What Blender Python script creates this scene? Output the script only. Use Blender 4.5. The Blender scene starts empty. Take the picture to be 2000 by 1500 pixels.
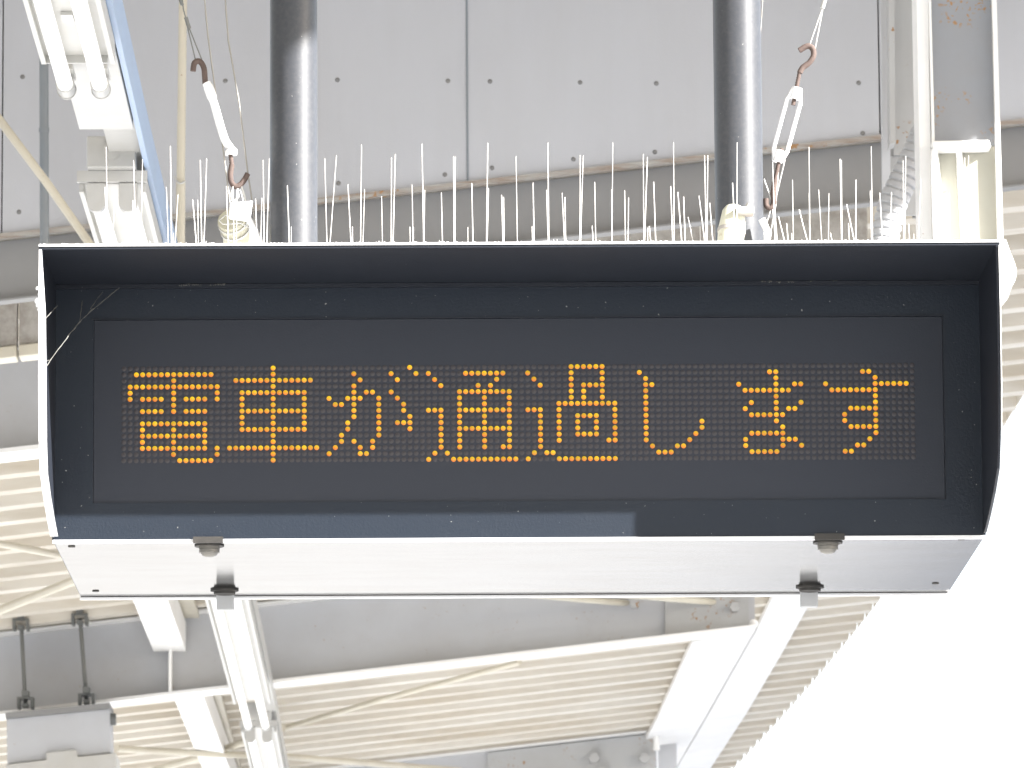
import bpy, math, random
from mathutils import Vector, Matrix
random.seed(7)
scene = bpy.context.scene
col = scene.collection

# ------------------------------------------------------------------ camera
CX, CY, CZ = -0.10773, -9.49785, 1.60616
YAW, PIT, ROL, FPX = 0.01025, 0.16078, -0.00647, 11671.7
Fv = Vector((math.sin(YAW)*math.cos(PIT), math.cos(YAW)*math.cos(PIT), math.sin(PIT)))
R0 = Vector((math.cos(YAW), -math.sin(YAW), 0)); U0 = R0.cross(Fv)
Rv = R0*math.cos(ROL) + U0*math.sin(ROL)
Uv = U0*math.cos(ROL) - R0*math.sin(ROL)
CAM = Vector((CX, CY, CZ))
cd = bpy.data.cameras.new('camera'); cam = bpy.data.objects.new('camera', cd); col.objects.link(cam)
M = Matrix((Rv, Uv, -Fv)).transposed().to_4x4(); M.translation = CAM
cam.matrix_world = M
cd.sensor_width = 36; cd.lens = 36*FPX/2000
cd.clip_start = 0.1; cd.clip_end = 3000
scene.camera = cam
cd.dof.use_dof = True; cd.dof.focus_distance = 9.6; cd.dof.aperture_fstop = 36

# ------------------------------------------------------------------ light
EXPO = 2.18
SUN = Vector((1.77, -1.0, 1.19)).normalized()
sl = bpy.data.lights.new('sun', 'SUN'); sl.energy = 4.9; sl.angle = math.radians(0.5); sl.color = (1, .98, .96)
so = bpy.data.objects.new('sun', sl); col.objects.link(so)
so.rotation_euler = SUN.to_track_quat('Z', 'Y').to_euler(); so.location = (4, -3, 9)
w = bpy.data.worlds.new('World'); scene.world = w; w.use_nodes = True
nt = w.node_tree; bg = nt.nodes['Background']
sky = nt.nodes.new('ShaderNodeTexSky'); sky.sky_type = 'NISHITA'; sky.sun_disc = False
sky.sun_elevation = math.asin(SUN.z); sky.sun_rotation = math.atan2(SUN.x, SUN.y)
sky.dust_density = 2.5; sky.air_density = 1.0
hz = nt.nodes.new('ShaderNodeMix'); hz.data_type = 'RGBA'; hz.inputs[0].default_value = .72     # thin even high cloud over the whole sky
nt.links.new(sky.outputs[0], hz.inputs[6]); hz.inputs[7].default_value = (2.75, 2.85, 3.0, 1)
nt.links.new(hz.outputs[2], bg.inputs[0]); bg.inputs[1].default_value = 0.15
scene.view_settings.view_transform = 'Standard'; scene.view_settings.look = 'None'
scene.view_settings.exposure = EXPO; scene.view_settings.gamma = 1
scene.render.engine = 'CYCLES'
scene.cycles.max_bounces = 8; scene.cycles.diffuse_bounces = 5

# ------------------------------------------------------------------ pixel helpers (2000 x 1500 photograph)
def ray(u, v): return Fv + Rv*((u-1000)/FPX) - Uv*((v-750)/FPX)
def atY(u, v, Y):
    d = ray(u, v); return CAM + d*((Y-CY)/d.y)
def onroof(u, v, drop=0.0, H=4.8, s=.11):
    d = ray(u, v); H = H-drop
    return CAM + d*((H+s*CX-CZ)/(d.z-s*d.x))
def onZ(u, v, z):
    d = ray(u, v); return CAM + d*((z-CZ)/d.z)
def roofz(x, drop=0.0): return 4.8-drop+.11*x

# ------------------------------------------------------------------ mesh builder
class MB:
    def __init__(s): s.v = []; s.f = []; s.sm = []
    def add(s, vs, fs, smooth=False):
        o = len(s.v); s.v += [tuple(v) for v in vs]
        for f in fs: s.f.append(tuple(o+i for i in f)); s.sm.append(smooth)
    def box(s, x0, x1, y0, y1, z0, z1):
        s.hexa([(x0,y0,z0),(x1,y0,z0),(x1,y1,z0),(x0,y1,z0),(x0,y0,z1),(x1,y0,z1),(x1,y1,z1),(x0,y1,z1)])
    def hexa(s, p):
        s.add(p, [(0,3,2,1),(4,5,6,7),(0,1,5,4),(1,2,6,5),(2,3,7,6),(3,0,4,7)])
    def beam(s, a, b, w, h, up=(0,0,1), off=0.0):
        """box from a to b, w wide, h high; a and b on the bottom centre line"""
        a = Vector(a); b = Vector(b); d = (b-a).normalized(); side = d.cross(Vector(up)).normalized(); u = side.cross(d)
        p = []
        for z in (0, h):
            for q, sg in ((a,-1),(a,1),(b,1),(b,-1)):
                p.append(q+side*(sg*w/2+off)+u*z)
        s.hexa(p)
    def prism(s, poly, ext):
        """poly: 3D points, ext: vector"""
        n = len(poly); e = Vector(ext)
        vs = [Vector(p) for p in poly] + [Vector(p)+e for p in poly]
        s.add(vs, [tuple(range(n-1,-1,-1)), tuple(range(n,2*n))] + [(i,(i+1)%n,n+(i+1)%n,n+i) for i in range(n)])
    def tube(s, pts, r, n=8, caps=True):
        pts = [Vector(p) for p in pts]; m = len(pts)
        rs = r if isinstance(r, (list, tuple)) else [r]*m
        t = [(pts[min(i+1,m-1)]-pts[max(i-1,0)]).normalized() for i in range(m)]
        a = Vector((0,0,1)) if abs(t[0].z) < .9 else Vector((1,0,0))
        nrm = t[0].cross(a).normalized(); vs = []
        for i in range(m):
            if i: nrm = (nrm - t[i]*nrm.dot(t[i])).normalized()
            b = t[i].cross(nrm)
            for k in range(n):
                th = 2*math.pi*k/n; vs.append(pts[i]+(nrm*math.cos(th)+b*math.sin(th))*rs[i])
        fs = [(i*n+k, i*n+(k+1)%n, (i+1)*n+(k+1)%n, (i+1)*n+k) for i in range(m-1) for k in range(n)]
        s.add(vs, fs, True)
        if caps: s.add(vs, [tuple(range(n-1,-1,-1)), tuple((m-1)*n+k for k in range(n))])
    def dome(s, c, r, axis, n=10, flat=.7):
        ax = Vector(axis).normalized(); a = Vector((0,0,1)) if abs(ax.z) < .9 else Vector((1,0,0))
        e1 = ax.cross(a).normalized(); e2 = ax.cross(e1); c = Vector(c); vs = []
        for ph in (0, 35, 65):
            p = math.radians(ph)
            for k in range(n):
                th = 2*math.pi*k/n; vs.append(c+(e1*math.cos(th)+e2*math.sin(th))*r*math.cos(p)+ax*r*flat*math.sin(p))
        fs = [(i*n+k, i*n+(k+1)%n, (i+1)*n+(k+1)%n, (i+1)*n+k) for i in range(2) for k in range(n)]
        fs.append(tuple(2*n+k for k in range(n)))
        s.add(vs, fs, True)
    def build(s, name, mat, parent=None, bevel=0.0, label=None):
        me = bpy.data.meshes.new(name); me.from_pydata(s.v, [], s.f); me.validate()
        if len(me.polygons) == len(s.sm): me.polygons.foreach_set('use_smooth', s.sm)
        me.materials.append(mat); o = bpy.data.objects.new(name, me); col.objects.link(o)
        if parent: o.parent = parent; o.matrix_parent_inverse = parent.matrix_world.inverted()
        if bevel:
            b = o.modifiers.new('bevel', 'BEVEL'); b.width = bevel; b.segments = 2; b.limit_method = 'ANGLE'
        if label: o['label'] = label
        return o
def tag(o, label, cat, group=None, kind=None):
    if label: o['label'] = label
    if cat: o['category'] = cat
    if group: o['group'] = group
    if kind: o['kind'] = kind
    return o
def thing(name, loc, label, cat, group=None):
    o = bpy.data.objects.new(name, None); o.empty_display_size = .1; o.location = loc; col.objects.link(o)
    o.matrix_world = Matrix.Translation(loc)
    return tag(o, label, cat, group)

# ------------------------------------------------------------------ materials
def new_mat(name):
    m = bpy.data.materials.new(name); m.use_nodes = True; t = m.node_tree
    return m, t, t.nodes['Principled BSDF'], t.nodes.new('ShaderNodeNewGeometry')
def noise(t, g, scale, detail=4, rough=.6, stretch=None):
    n = t.nodes.new('ShaderNodeTexNoise'); n.inputs['Scale'].default_value = scale
    n.inputs['Detail'].default_value = detail; n.inputs['Roughness'].default_value = rough
    if stretch:
        mp = t.nodes.new('ShaderNodeMapping'); mp.inputs['Scale'].default_value = stretch
        t.links.new(g.outputs['Position'], mp.inputs[0]); t.links.new(mp.outputs[0], n.inputs['Vector'])
    else: t.links.new(g.outputs['Position'], n.inputs['Vector'])
    return n.outputs['Fac']
def ramp(t, fac, a, b):
    r = t.nodes.new('ShaderNodeMapRange'); r.inputs[1].default_value = a; r.inputs[2].default_value = b
    r.clamp = True; t.links.new(fac, r.inputs[0]); return r.outputs[0]
def mix(t, fac, c1, c2):
    m = t.nodes.new('ShaderNodeMix'); m.data_type = 'RGBA'
    if isinstance(fac, (int, float)): m.inputs[0].default_value = fac
    else: t.links.new(fac, m.inputs[0])
    for i, c in ((6, c1), (7, c2)):
        if isinstance(c, tuple): m.inputs[i].default_value = (*c, 1)
        else: t.links.new(c, m.inputs[i])
    return m.outputs[2]
def bump(t, p, fac, strength, dist=.002):
    b = t.nodes.new('ShaderNodeBump'); b.inputs['Strength'].default_value = strength; b.inputs['Distance'].default_value = dist
    t.links.new(fac, b.inputs['Height']); t.links.new(b.outputs[0], p.inputs['Normal'])
def paint(name, c, rough=.5, dirt=.25, dirtcol=(.25,.22,.17), rust=0.0, rustscale=60, grain=.15, spec=.4, metal=0.0, dscale=3, stretch=None, speck=0.0):
    m, t, p, g = new_mat(name)
    big = noise(t, g, dscale, 5, .65, stretch)
    cc = mix(t, ramp(t, big, .42, .75), c, tuple(x*(1-dirt)+y*dirt for x, y in zip(c, dirtcol)))
    fine = noise(t, g, 220, 2)
    cc = mix(t, ramp(t, fine, .3, .8), cc, tuple(x*.93 for x in c)) if False else cc
    if rust:
        a = noise(t, g, rustscale*1.6, 2, .55); b = noise(t, g, rustscale*.12, 2, .5)
        ra = ramp(t, a, .76-rust*.2, .80-rust*.2); rb = ramp(t, b, .55, .62)
        mm = t.nodes.new('ShaderNodeMath'); mm.operation = 'MULTIPLY'; t.links.new(ra, mm.inputs[0]); t.links.new(rb, mm.inputs[1])
        cc = mix(t, mm.outputs[0], cc, (.33,.19,.09))
    if speck:
        a = noise(t, g, 160, 1, .5); ra = ramp(t, a, .80-speck*.1, .86-speck*.1)
        cc = mix(t, ra, cc, (.25,.25,.24))
    t.links.new(cc, p.inputs['Base Color'])
    p.inputs['Roughness'].default_value = rough; p.inputs['Metallic'].default_value = metal
    p.inputs['Specular IOR Level'].default_value = spec
    if grain: bump(t, p, fine, grain, .001)
    return m
SUNWEB = paint('sunlit_post_web', (.40,.395,.34), .5, .3, (.3,.25,.16), rust=.9, rustscale=60)
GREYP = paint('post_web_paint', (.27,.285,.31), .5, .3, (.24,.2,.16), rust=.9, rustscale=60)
WHITE = paint('white_steel_paint', (.83,.825,.81), .45, .2, (.5,.47,.4), rust=.25)
WHITEC = paint('white_sheet_paint', (.66,.625,.56), .55, .6, (.40,.32,.21), dscale=2.2, stretch=(.4,3,3))
GREY = paint('grey_steel_paint', (.49,.50,.52), .5, .3, (.3,.27,.24), rust=.3, dscale=1.8)
GREYR = paint('rusting_grey_paint', (.44,.445,.445), .5, .3, (.3,.27,.24), rust=.75, rustscale=38)
PANEL = paint('fascia_panel_paint', (.475,.485,.515), .6, .22, (.36,.355,.35), grain=.3, dscale=2.0, stretch=(2.5,1,.35))
RUSTY = paint('rusty_trim', (.38,.37,.35), .75, .9, (.22,.14,.09), dscale=7, stretch=(1,2,9), rust=.9, rustscale=25)
RUST = paint('rusted_iron', (.10,.072,.062), .8, .7, (.06,.04,.035), dscale=60, grain=.6)
BOARD = paint('stained_board', (.46,.44,.41), .85, .7, (.22,.19,.16), dscale=22, grain=.8)
NAVY = paint('navy_sign_paint', (.011,.014,.021), .5, .25, (.02,.022,.026), grain=.4, spec=.35, speck=.12)
NAVYF = paint('navy_bezel_paint', (.010,.0155,.025), .45, .2, (.02,.024,.030), grain=.4, spec=.35, speck=.6)
ALU = paint('brushed_aluminium', (.46,.46,.462), .12, .8, (.37,.352,.325), grain=.08, metal=1.0, dscale=5, stretch=(1,5,5))
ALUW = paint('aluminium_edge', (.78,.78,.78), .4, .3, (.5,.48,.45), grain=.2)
SCREWM = paint('weathered_screw', (.20,.20,.20), .5, .3)
LATCHM = paint('dull_zinc', (.20,.19,.17), .4, .3, metal=.3)
GREYD = paint('dark_and_shaded_grey_steel', (.25,.25,.25), .55, .3, (.2,.18,.16), dscale=1.8)  # darker grey: paints in the shade on the first rafter; plain on the box rail
SKYTINT = paint('sky_tint_blue', (.30,.40,.56), .4, .15)
ALU.node_tree.nodes['Principled BSDF'].inputs['Specular Tint'].default_value = (.60,.595,.59,1)
GALV = paint('galvanised_steel', (.55,.55,.53), .38, .3, (.3,.28,.25), metal=.6, grain=.2, dscale=30)
POLE = paint('dusty_pole_paint', (.040,.043,.050), .43, .4, (.085,.085,.085), grain=.12, spec=.5, dscale=120, speck=.3)
RUBBER = paint('black_rubber', (.03,.028,.026), .6, .3, grain=.2)
GREEN = paint('pale_green_paint', (.56,.56,.46), .5, .4, (.4,.33,.2), rust=.6, rustscale=70)
PIPEB = paint('cream_pipe_paint', (.62,.58,.48), .35, .3, rust=.2)
PIPEG = paint('grey_blue_pipe', (.22,.25,.28), .35, .3)
LAMPW = paint('lamp_enamel', (.47,.465,.445), .35, .3, (.36,.33,.27), dscale=8)
TUBEM = paint('lit_tube_glass', (.88,.88,.86), .12, .08, spec=.6, dscale=14)
TUBEM.node_tree.nodes['Principled BSDF'].inputs['Emission Color'].default_value = (1,.985,.95,1)
TUBEM.node_tree.nodes['Principled BSDF'].inputs['Emission Strength'].default_value = .15
DARKCL = paint('dark_galvanised_clamp', (.13,.14,.14), .5, .4)
SPIKE = paint('stainless_wire', (.78,.77,.74), .28, .1, grain=0, metal=.5)
GAP = paint('dark_joint_gap', (.12,.115,.11), .8, .2)
CONC = paint('platform_concrete', (.46,.465,.47), .85, .3, (.36,.355,.35), dscale=.8)
BALL = paint('ballast_stone', (.07,.08,.10), .9, .3, (.06,.06,.06), dscale=4)
WEB = paint('cobweb_silk', (.13,.13,.12), .8, .2, grain=0)
def screenmat():
    m, t, p, g = new_mat('smoked_screen')
    p.inputs['Base Color'].default_value = (.024,.028,.038,1); p.inputs['Roughness'].default_value = .55
    p.inputs['Specular IOR Level'].default_value = .35
    bump(t, p, noise(t, g, 300, 2), .25, .001); return m
SCREEN = screenmat()
UNLIT = paint('unlit_led_lens', (.042,.037,.040), .4, .2, (.05,.045,.05), grain=0)
def ledmat():
    m, t, p, g = new_mat('lit_led')
    a = t.nodes.new('ShaderNodeAttribute'); a.attribute_name = 'die'
    k = 2**-EXPO
    c = mix(t, a.outputs['Fac'], (1.0*k, .22*k, .015*k), (.93*k, .64*k, .006*k))
    p.inputs['Base Color'].default_value = (.05,.03,.01,1); p.inputs['Roughness'].default_value = .4
    t.links.new(c, p.inputs['Emission Color']); a2 = t.nodes.new('ShaderNodeAttribute'); a2.attribute_name = 'amp'; t.links.new(a2.outputs['Fac'], p.inputs['Emission Strength'])
    return m
LED = ledmat()

# ------------------------------------------------------------------ ground
m = MB(); m.box(-900, 900, -300, 2500, -1.6, -1.15)
tag(m.build('ground', BALL), None, None, kind='structure')
def edge_x(Y):      # platform edge: bends to the left with distance
    return 3.0 - (0.0 if Y < 8 else .0045*(Y-8)**2 if Y < 30 else .0045*22**2 + .198*(Y-30))
ys = [-60, -20, 0, 8] + list(range(10, 64, 2))
m = MB(); poly = [(edge_x(y), y, -1.15) for y in ys] + [(-60, 62, -1.15), (-60, -60, -1.15)]
m.prism(poly, (0, 0, 1.15)); tag(m.build('platform', CONC), None, None, kind='structure')

# ------------------------------------------------------------------ the sign
Z0 = 3.10
XL, XR, ZB, ZT, DEP, HOOD = -.749, .7485, Z0-.203, Z0+.2114, .7086, .316
sign = thing('led_sign', (0, .35, ZB), 'long dark navy display board with amber dot lettering hanging from two poles', 'sign')
def P_(u, v): return atY(u, v, 0)
# bezel with opening
a, b, c, d = P_(184, 628), P_(1839, 614), P_(1848, 973), P_(181, 984)
SX0, SX1, SZ0, SZ1 = (a.x+d.x)/2, (b.x+c.x)/2, (c.z+d.z)/2, (a.z+b.z)/2
m = MB()
m.box(XL, XR, 0, .012, SZ1, ZT); m.box(XL, XR, 0, .012, ZB, SZ0)
m.box(XL, SX0, 0, .012, SZ0, SZ1); m.box(SX1, XR, 0, .012, SZ0, SZ1)
m.build('bezel', NAVYF, sign)
m = MB(); m.box(SX0+.0005, SX1-.0005, .0035, .0115, SZ0+.0005, SZ1-.0005)
screen = m.build('screen_panel', SCREEN, sign)
m = MB(); m.box(SX0-.004, SX1+.004, -.0016, -.0001, SZ1-.0002, SZ1+.0016); m.box(SX1, SX1+.0014, -.0012, -.0001, SZ0, SZ1-.0004)
m.build('gasket', NAVY, sign)
m = MB()   # inner return strip at the back of the hood
m.box(XL+.0003, XR-.0003, -.010, -.0002, ZT-.007, ZT-.0004)
m.build('hood_seam', NAVY, sign)
# housing
m = MB(); m.box(XL, XR, .0125, DEP, ZB+.002, ZT)
m.build('housing', NAVY, sign)
m = MB(); m.box(XL-.002, XR+.002, -HOOD, DEP+.25, ZT+.0003, ZT+.0045)
hood = m.build('top_hood', NAVY, sign)
m = MB(); m.box(XL-.002, XR+.002, -HOOD-.002, DEP+.25, ZT+.0048, ZT+.0085)
m.build('hood_cap', ALUW, hood)
prof = [(HOOD, ZT), (HOOD+.002, ZT-.10), (HOOD-.004, ZT-.22), (HOOD-.022, ZT-.30), (HOOD-.05, ZT-.345), (.19, ZT-.372), (.10, ZT-.395), (.02, ZB+.003), (0, ZB+.003)]
for side in (-1, 1):
    m = MB(); X = XL if side < 0 else XR
    th = .004
    m.prism([(X, -d_, z_) for d_, z_ in prof] + [(X, 0, ZT)], (-side*th, 0, 0))
    vis = m.build('side_visor', NAVY, sign)
    m = MB(); lw0, lw1 = (.004, .0125) if side < 0 else (.0012, .0012)  # left lip widens downward: sunlight on the visor put into a pale strip
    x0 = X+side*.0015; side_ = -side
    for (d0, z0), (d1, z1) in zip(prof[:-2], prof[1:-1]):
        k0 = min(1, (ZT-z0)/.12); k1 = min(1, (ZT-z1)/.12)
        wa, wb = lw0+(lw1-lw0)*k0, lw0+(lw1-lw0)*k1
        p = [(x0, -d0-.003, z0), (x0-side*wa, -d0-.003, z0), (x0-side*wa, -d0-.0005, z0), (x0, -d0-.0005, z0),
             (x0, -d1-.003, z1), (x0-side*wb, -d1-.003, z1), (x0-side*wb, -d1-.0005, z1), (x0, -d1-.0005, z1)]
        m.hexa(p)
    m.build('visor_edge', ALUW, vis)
m = MB()
for u, v, rr in ((73,563,.004),(72,588,.006),(74,596,.005),(76,604,.004),(77,575,.004),(80,520,.002),(83,760,.002),(84,850,.0025)):
    q = atY(u, v, -HOOD-.002); m.dome(Vector((max(q.x, XL-.004), q.y, q.z)), rr*.8, (-.5,-1,.2), 7, .8)
m.build('grime_lump', ALUW, sign)['kind'] = 'stuff'
m = MB()
for k in range(140):
    x = random.uniform(XL, XR); m.dome((x, -HOOD-.002, ZT+.0086), random.uniform(.0008, .0022), (0,-.4,1), 6, .5)
m.build('grit', ALUW, sign)['kind'] = 'stuff'
# bottom
m = MB(); m.box(XL+.003, XR-.003, .010, DEP-.015, ZB-.004, ZB+.0015)
bp = m.build('bottom_plate', ALU, sign, .0008)
m = MB(); m.box(XL+.001, XR-.001, -.003, .0065, ZB-.0055, ZB-.0003)
m.build('bottom_trim', ALUW, sign)
m = MB(); m.box(XL+.001, XR-.001, DEP-.010, DEP+.004, ZB-.008, ZB+.0015)
m.build('bottom_trim', ALUW, sign)
for ya, yb in ((.0068, .0094), (DEP-.0146, DEP-.0112)):
    m = MB(); m.box(XL+.003, XR-.003, ya, yb, ZB-.0047, ZB-.001); m.build('seam', RUBBER, sign)
for u, v in ((140,1067),(187,1154),(1878,1053),(1827,1139)):
    q = onZ(u, v, ZB-.004); m = MB(); m.tube([(q.x,q.y,q.z-.0014),(q.x,q.y,q.z-.0001)], .006, 10)
    m.build('screw', RUBBER, bp)
for u, v in ((407,1067),(1620,1060)):       # front latches
    q = onZ(u, v-8, ZB-.004)
    q = Vector((q.x, .045, ZB-.0042)); m = MB()
    m.tube([q, q-Vector((0,0,.006))], .019, 6); m.tube([q-Vector((0,0,.0065)), q-Vector((0,0,.012))], .0165, 16)
    m.dome(q-Vector((0,0,.0122)), .014, (0,0,-1), 14, .5)
    lt = m.build('latch', LATCHM, sign)
    m = MB(); m.box(q.x-.024, q.x+.024, -.0062, -.0032, ZB-.007, ZB+.0035); m.build('latch_gasket', RUBBER, lt)
    m = MB(); m.tube([q+Vector((.0,0,-.0001)), q-Vector((0,0,.0018))], .024, 18); m.build('latch_washer', RUBBER, lt)
for u, v in ((437,1150),(1583,1147)):       # rear locks
    q = onZ(u, v-4, ZB-.004); q = Vector((q.x, DEP-.10, ZB-.0042)); m = MB()
    m.tube([q, q-Vector((0,0,.008))], .0185, 18); m.tube([q, q-Vector((0,0,.003))], .024, 8)
    lt = m.build('latch', RUBBER, sign)
    m = MB(); m.box(q.x-.015, q.x+.015, DEP-.078, DEP-.062, ZB-.036, ZB-.0045); m.build('latch_tab', GREYR, lt, .002)
# LEDs
PIT_ = .01; N = 128
txt = {}
def H(r, c0, c1):
    for c in range(c0, c1+1): txt[(c, r)] = 1
def V(c, r0, r1):
    for r in range(r0, r1+1): txt[(c, r)] = 1
def D(*pp):
    for c, r in pp: txt[(c, r)] = 1
chars = []
def flush(name): 
    global txt; chars.append((name, txt)); txt = {}
# den
H(1,2,14); H(3,1,15); V(8,1,7); D((1,4),(1,5),(15,4),(15,5)); H(5,3,6); H(5,10,13); H(7,3,6); H(7,10,13)
H(9,3,13); V(3,9,13); V(13,9,13); H(11,3,13); H(13,3,13); V(8,9,14); H(15,9,14); D((15,13),(15,14)); flush('lit_character')
# sha
H(2,18,30); V(24,0,15); H(4,19,29); V(19,4,10); V(29,4,10); H(7,19,29); H(10,19,29); H(13,17,31); flush('lit_character')
# ga : column of x=340 in the second zoom is 38 - see offsets below
def q2(*pp):   # points read off the second enlargement: (x, y) -> (col, row)
    for x, y in pp:
        u = 620+x/4.762; v = 690+y/4.762
        P3 = atY(u, v, 0); D((int(round((P3.x+.635)/PIT_)), int(round(7.5-(P3.z-Z0)/PIT_))))
q2((338,195),(400,250),(340,307),(341,364),(340,421),(283,421),(398,421),(342,478),(342,535),(342,592),(110,423),(168,480),(226,480),
   (455,362),(514,362),(572,418),(572,475),(572,532),(572,589),(572,646),(572,704),(573,761),(517,818),(517,875),(460,932),(402,932),(402,875),(343,818),
   (285,648),(285,706),(228,762),(228,820),(170,878),(112,936),(685,190),(743,246),(858,132),(916,189),(686,361),(744,417),(802,472),(803,529),(861,585),(861,642),(862,699),(745,643),(803,643)); flush('lit_character')
q2((1031,188),(1089,242),(1147,298),(1032,525),(1089,525),(1148,525),*[(1149,582+57*i) for i in range(6)],(1209,922),(1092,922),(1034,980),
   *[(1267+57.6*i,978) for i in range(11)],*[(1378+57.4*i,182) for i in range(7)],(1666,239),(1493,296),(1609,296),*[(1321+57.7*i,352) for i in range(9)],
   *[(1322+.3*i,352+56.8*i) for i in range(10)],*[(1552+.3*i,352+56.8*i) for i in range(10)],*[(1783+.3*i,352+56.8*i) for i in range(10)],(1728,862),
   *[(1322+57.7*i,522) for i in range(9)],*[(1323+57.7*i,693) for i in range(9)]); flush('lit_character')
def q3(ox, *pp):
    for x, y in pp:
        u = ox+x/4.762; v = 690+y/4.762
        P3 = atY(u, v, 0); D((int(round((P3.x+.635)/PIT_)), int(round(7.5-(P3.z-Z0)/PIT_))))
q3(1010,(101,180),(159,238),(218,294),(103,521),(160,521),(218,521),*[(220,577+57*i) for i in range(6)],(280,919),(337,919),(165,919),(107,976),
   *[(396+57.6*i,975) for i in range(10)],*[(505+57.6*i,122) for i in range(6)],*[(505,122+57*i) for i in range(7)],*[(794,122+57*i) for i in range(7)],
   (622,292),(680,292),(737,292),(622,348),(622,405),*[(391+57.6*i,462) for i in range(10)],*[(393,462+57*i) for i in range(7)],*[(911,462+57*i) for i in range(7)],(856,803),
   *[(567+57.6*i,575) for i in range(4)],*[(567+57.6*i,746) for i in range(4)],(568,632),(568,689),(740,632),(740,689)); flush('lit_character')
q3(1010,(1141,175),(1200,232),(1259,289),*[(1201,289+57*i) for i in range(10)],(1263,857),(1321,914),(1379,914),(1437,914),(1494,857),(1551,857),(1608,800),(1665,742),(1721,685),(1721,628)); flush('lit_character')
q3(1390,(537,166),*[(595,166+57*i) for i in range(9)],(252,282),(309,338),(367,338),(425,338),(482,338),(539,338),(653,338),(711,338),(768,280),(826,280),(369,453),(313,510),
   *[(370+57.6*i,567) for i in range(6)],(717,509),(773,509),(829,451),*[(661,679+57*i) for i in range(4)],*[(373+57.6*i,738) for i in range(6)],(319,795),(319,852),*[(375+57.6*i,910) for i in range(5)],(720,792),(778,792),(836,850)); flush('lit_character')
q3(1390,(1404,163),(1461,163),*[(1521,220+57*i) for i in range(10)],*[(1521+57.5*i,277) for i in range(6)],(1060,280),*[(1117+57.6*i,335) for i in range(7)],
   *[(1294+57.6*i,505) for i in range(4)],*[(1296+57.6*i,677) for i in range(4)],(1238,562),(1238,620),(1470,791),(1415,849),(1357,849),(1300,905),(1243,905)); flush('lit_character')
lit = set()
names = ['raindrop and field shaped amber character at far left', 'amber cart character with a long vertical stroke', 'amber curved kana with two small dashes',
 'amber road shaped character with a grid box', 'amber character with nested boxes', 'amber hook shaped kana', 'amber kana with two crossbars and a loop', 'amber kana with one long crossbar and loop at far right']
def ledc(c, r): return Vector((-.635+c*PIT_, .0032, Z0+(7.5-r)*PIT_))
for (nm, t), lb in zip(chars, names):
    m = MB(); die = []
    for (c, r) in sorted(t):
        lit.add((c, r)); k = ledc(c, r); n0 = len(m.v)
        m.dome(k, .0041, (0,-1,0), 12, .6)
        base = random.uniform(-.16, .20)
        for v in m.v[n0:]: die.append(min(1, max(0, .53+base+(v[2]-k.z)/.0082*1.15+(v[0]-k.x)/.0082*.25)))
    o = m.build(nm, LED, sign, label=lb)
    am = []
    for _ in t: am += [random.uniform(.78, 1.12)]*36
    o.data.attributes.new('amp', 'FLOAT', 'POINT').data.foreach_set('value', am)
    at_ = o.data.attributes.new('die', 'FLOAT', 'POINT'); at_.data.foreach_set('value', die)
m = MB()
for c in range(N):
    for r in range(16):
        if (c, r) not in lit: m.dome(ledc(c, r), .0041, (0,-1,0), 8, .12)
o = m.build('unlit_leds', UNLIT, sign); o['kind'] = 'stuff'

# dust caught on the seams and cobwebs in the corner
cob = thing('cobweb', tuple(atY(130, 660, -.15)), 'thin dusty cobweb threads in the upper left corner of the dark board', 'cobweb')
def thread(pix, Y0, Y1, r):
    m = MB(); n = len(pix); pts = []
    for i, (u, v) in enumerate(pix): pts.append(atY(u, v, Y0+(Y1-Y0)*i/(n-1)))
    full = []
    for i in range(n-1):
        for k in range(5): full.append(pts[i].lerp(pts[i+1], k/5)+Vector((random.uniform(-1,1), 0, random.uniform(-1,1)))*.0006)
    full.append(pts[-1])
    m.tube(full, [r*random.uniform(.3, 1.7) for _ in full], 5); m.build('thread', WEB, cob)
thread([(88,718),(114,682),(140,648),(156,628),(180,605),(196,592),(233,562)], -.29, -.03, .0008)
thread([(176,603),(190,583),(201,570)], -.18, -.08, .0005)
thread([(156,628),(158,607),(161,587)], -.2, -.12, .0005)
thread([(84,627),(98,612),(112,597)], -.30, -.2, .0006)
thread([(88,705),(100,702)], -.29, -.25, .0006)
for nmx, pix in (('dust_clump', [(352,558,8),(364,557,6),(375,556,7),(388,557,5),(416,557,6),(428,556,6),(436,555,4)]), ('dust_clump', [(1492,549,5),(1505,550,3),(1520,551,5),(1545,550,6),(1587,548,5),(1630,548,4)])):
    m = MB()
    for u, v, s in pix:
        for k in range(9):
            q = atY(u+random.uniform(-s, s), v+random.uniform(-1.6, 1.6), -.012); m.dome(q, random.uniform(.0004, .0011), (0,-1,0), 5)
    o = m.build(nmx, WEB); tag(o, kind='stuff', label=None, cat=None); tag(o, 'pale dust clump on the seam under the hood, ' + ('left part' if pix[0][0] < 900 else 'right part'), 'dust')

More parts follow.
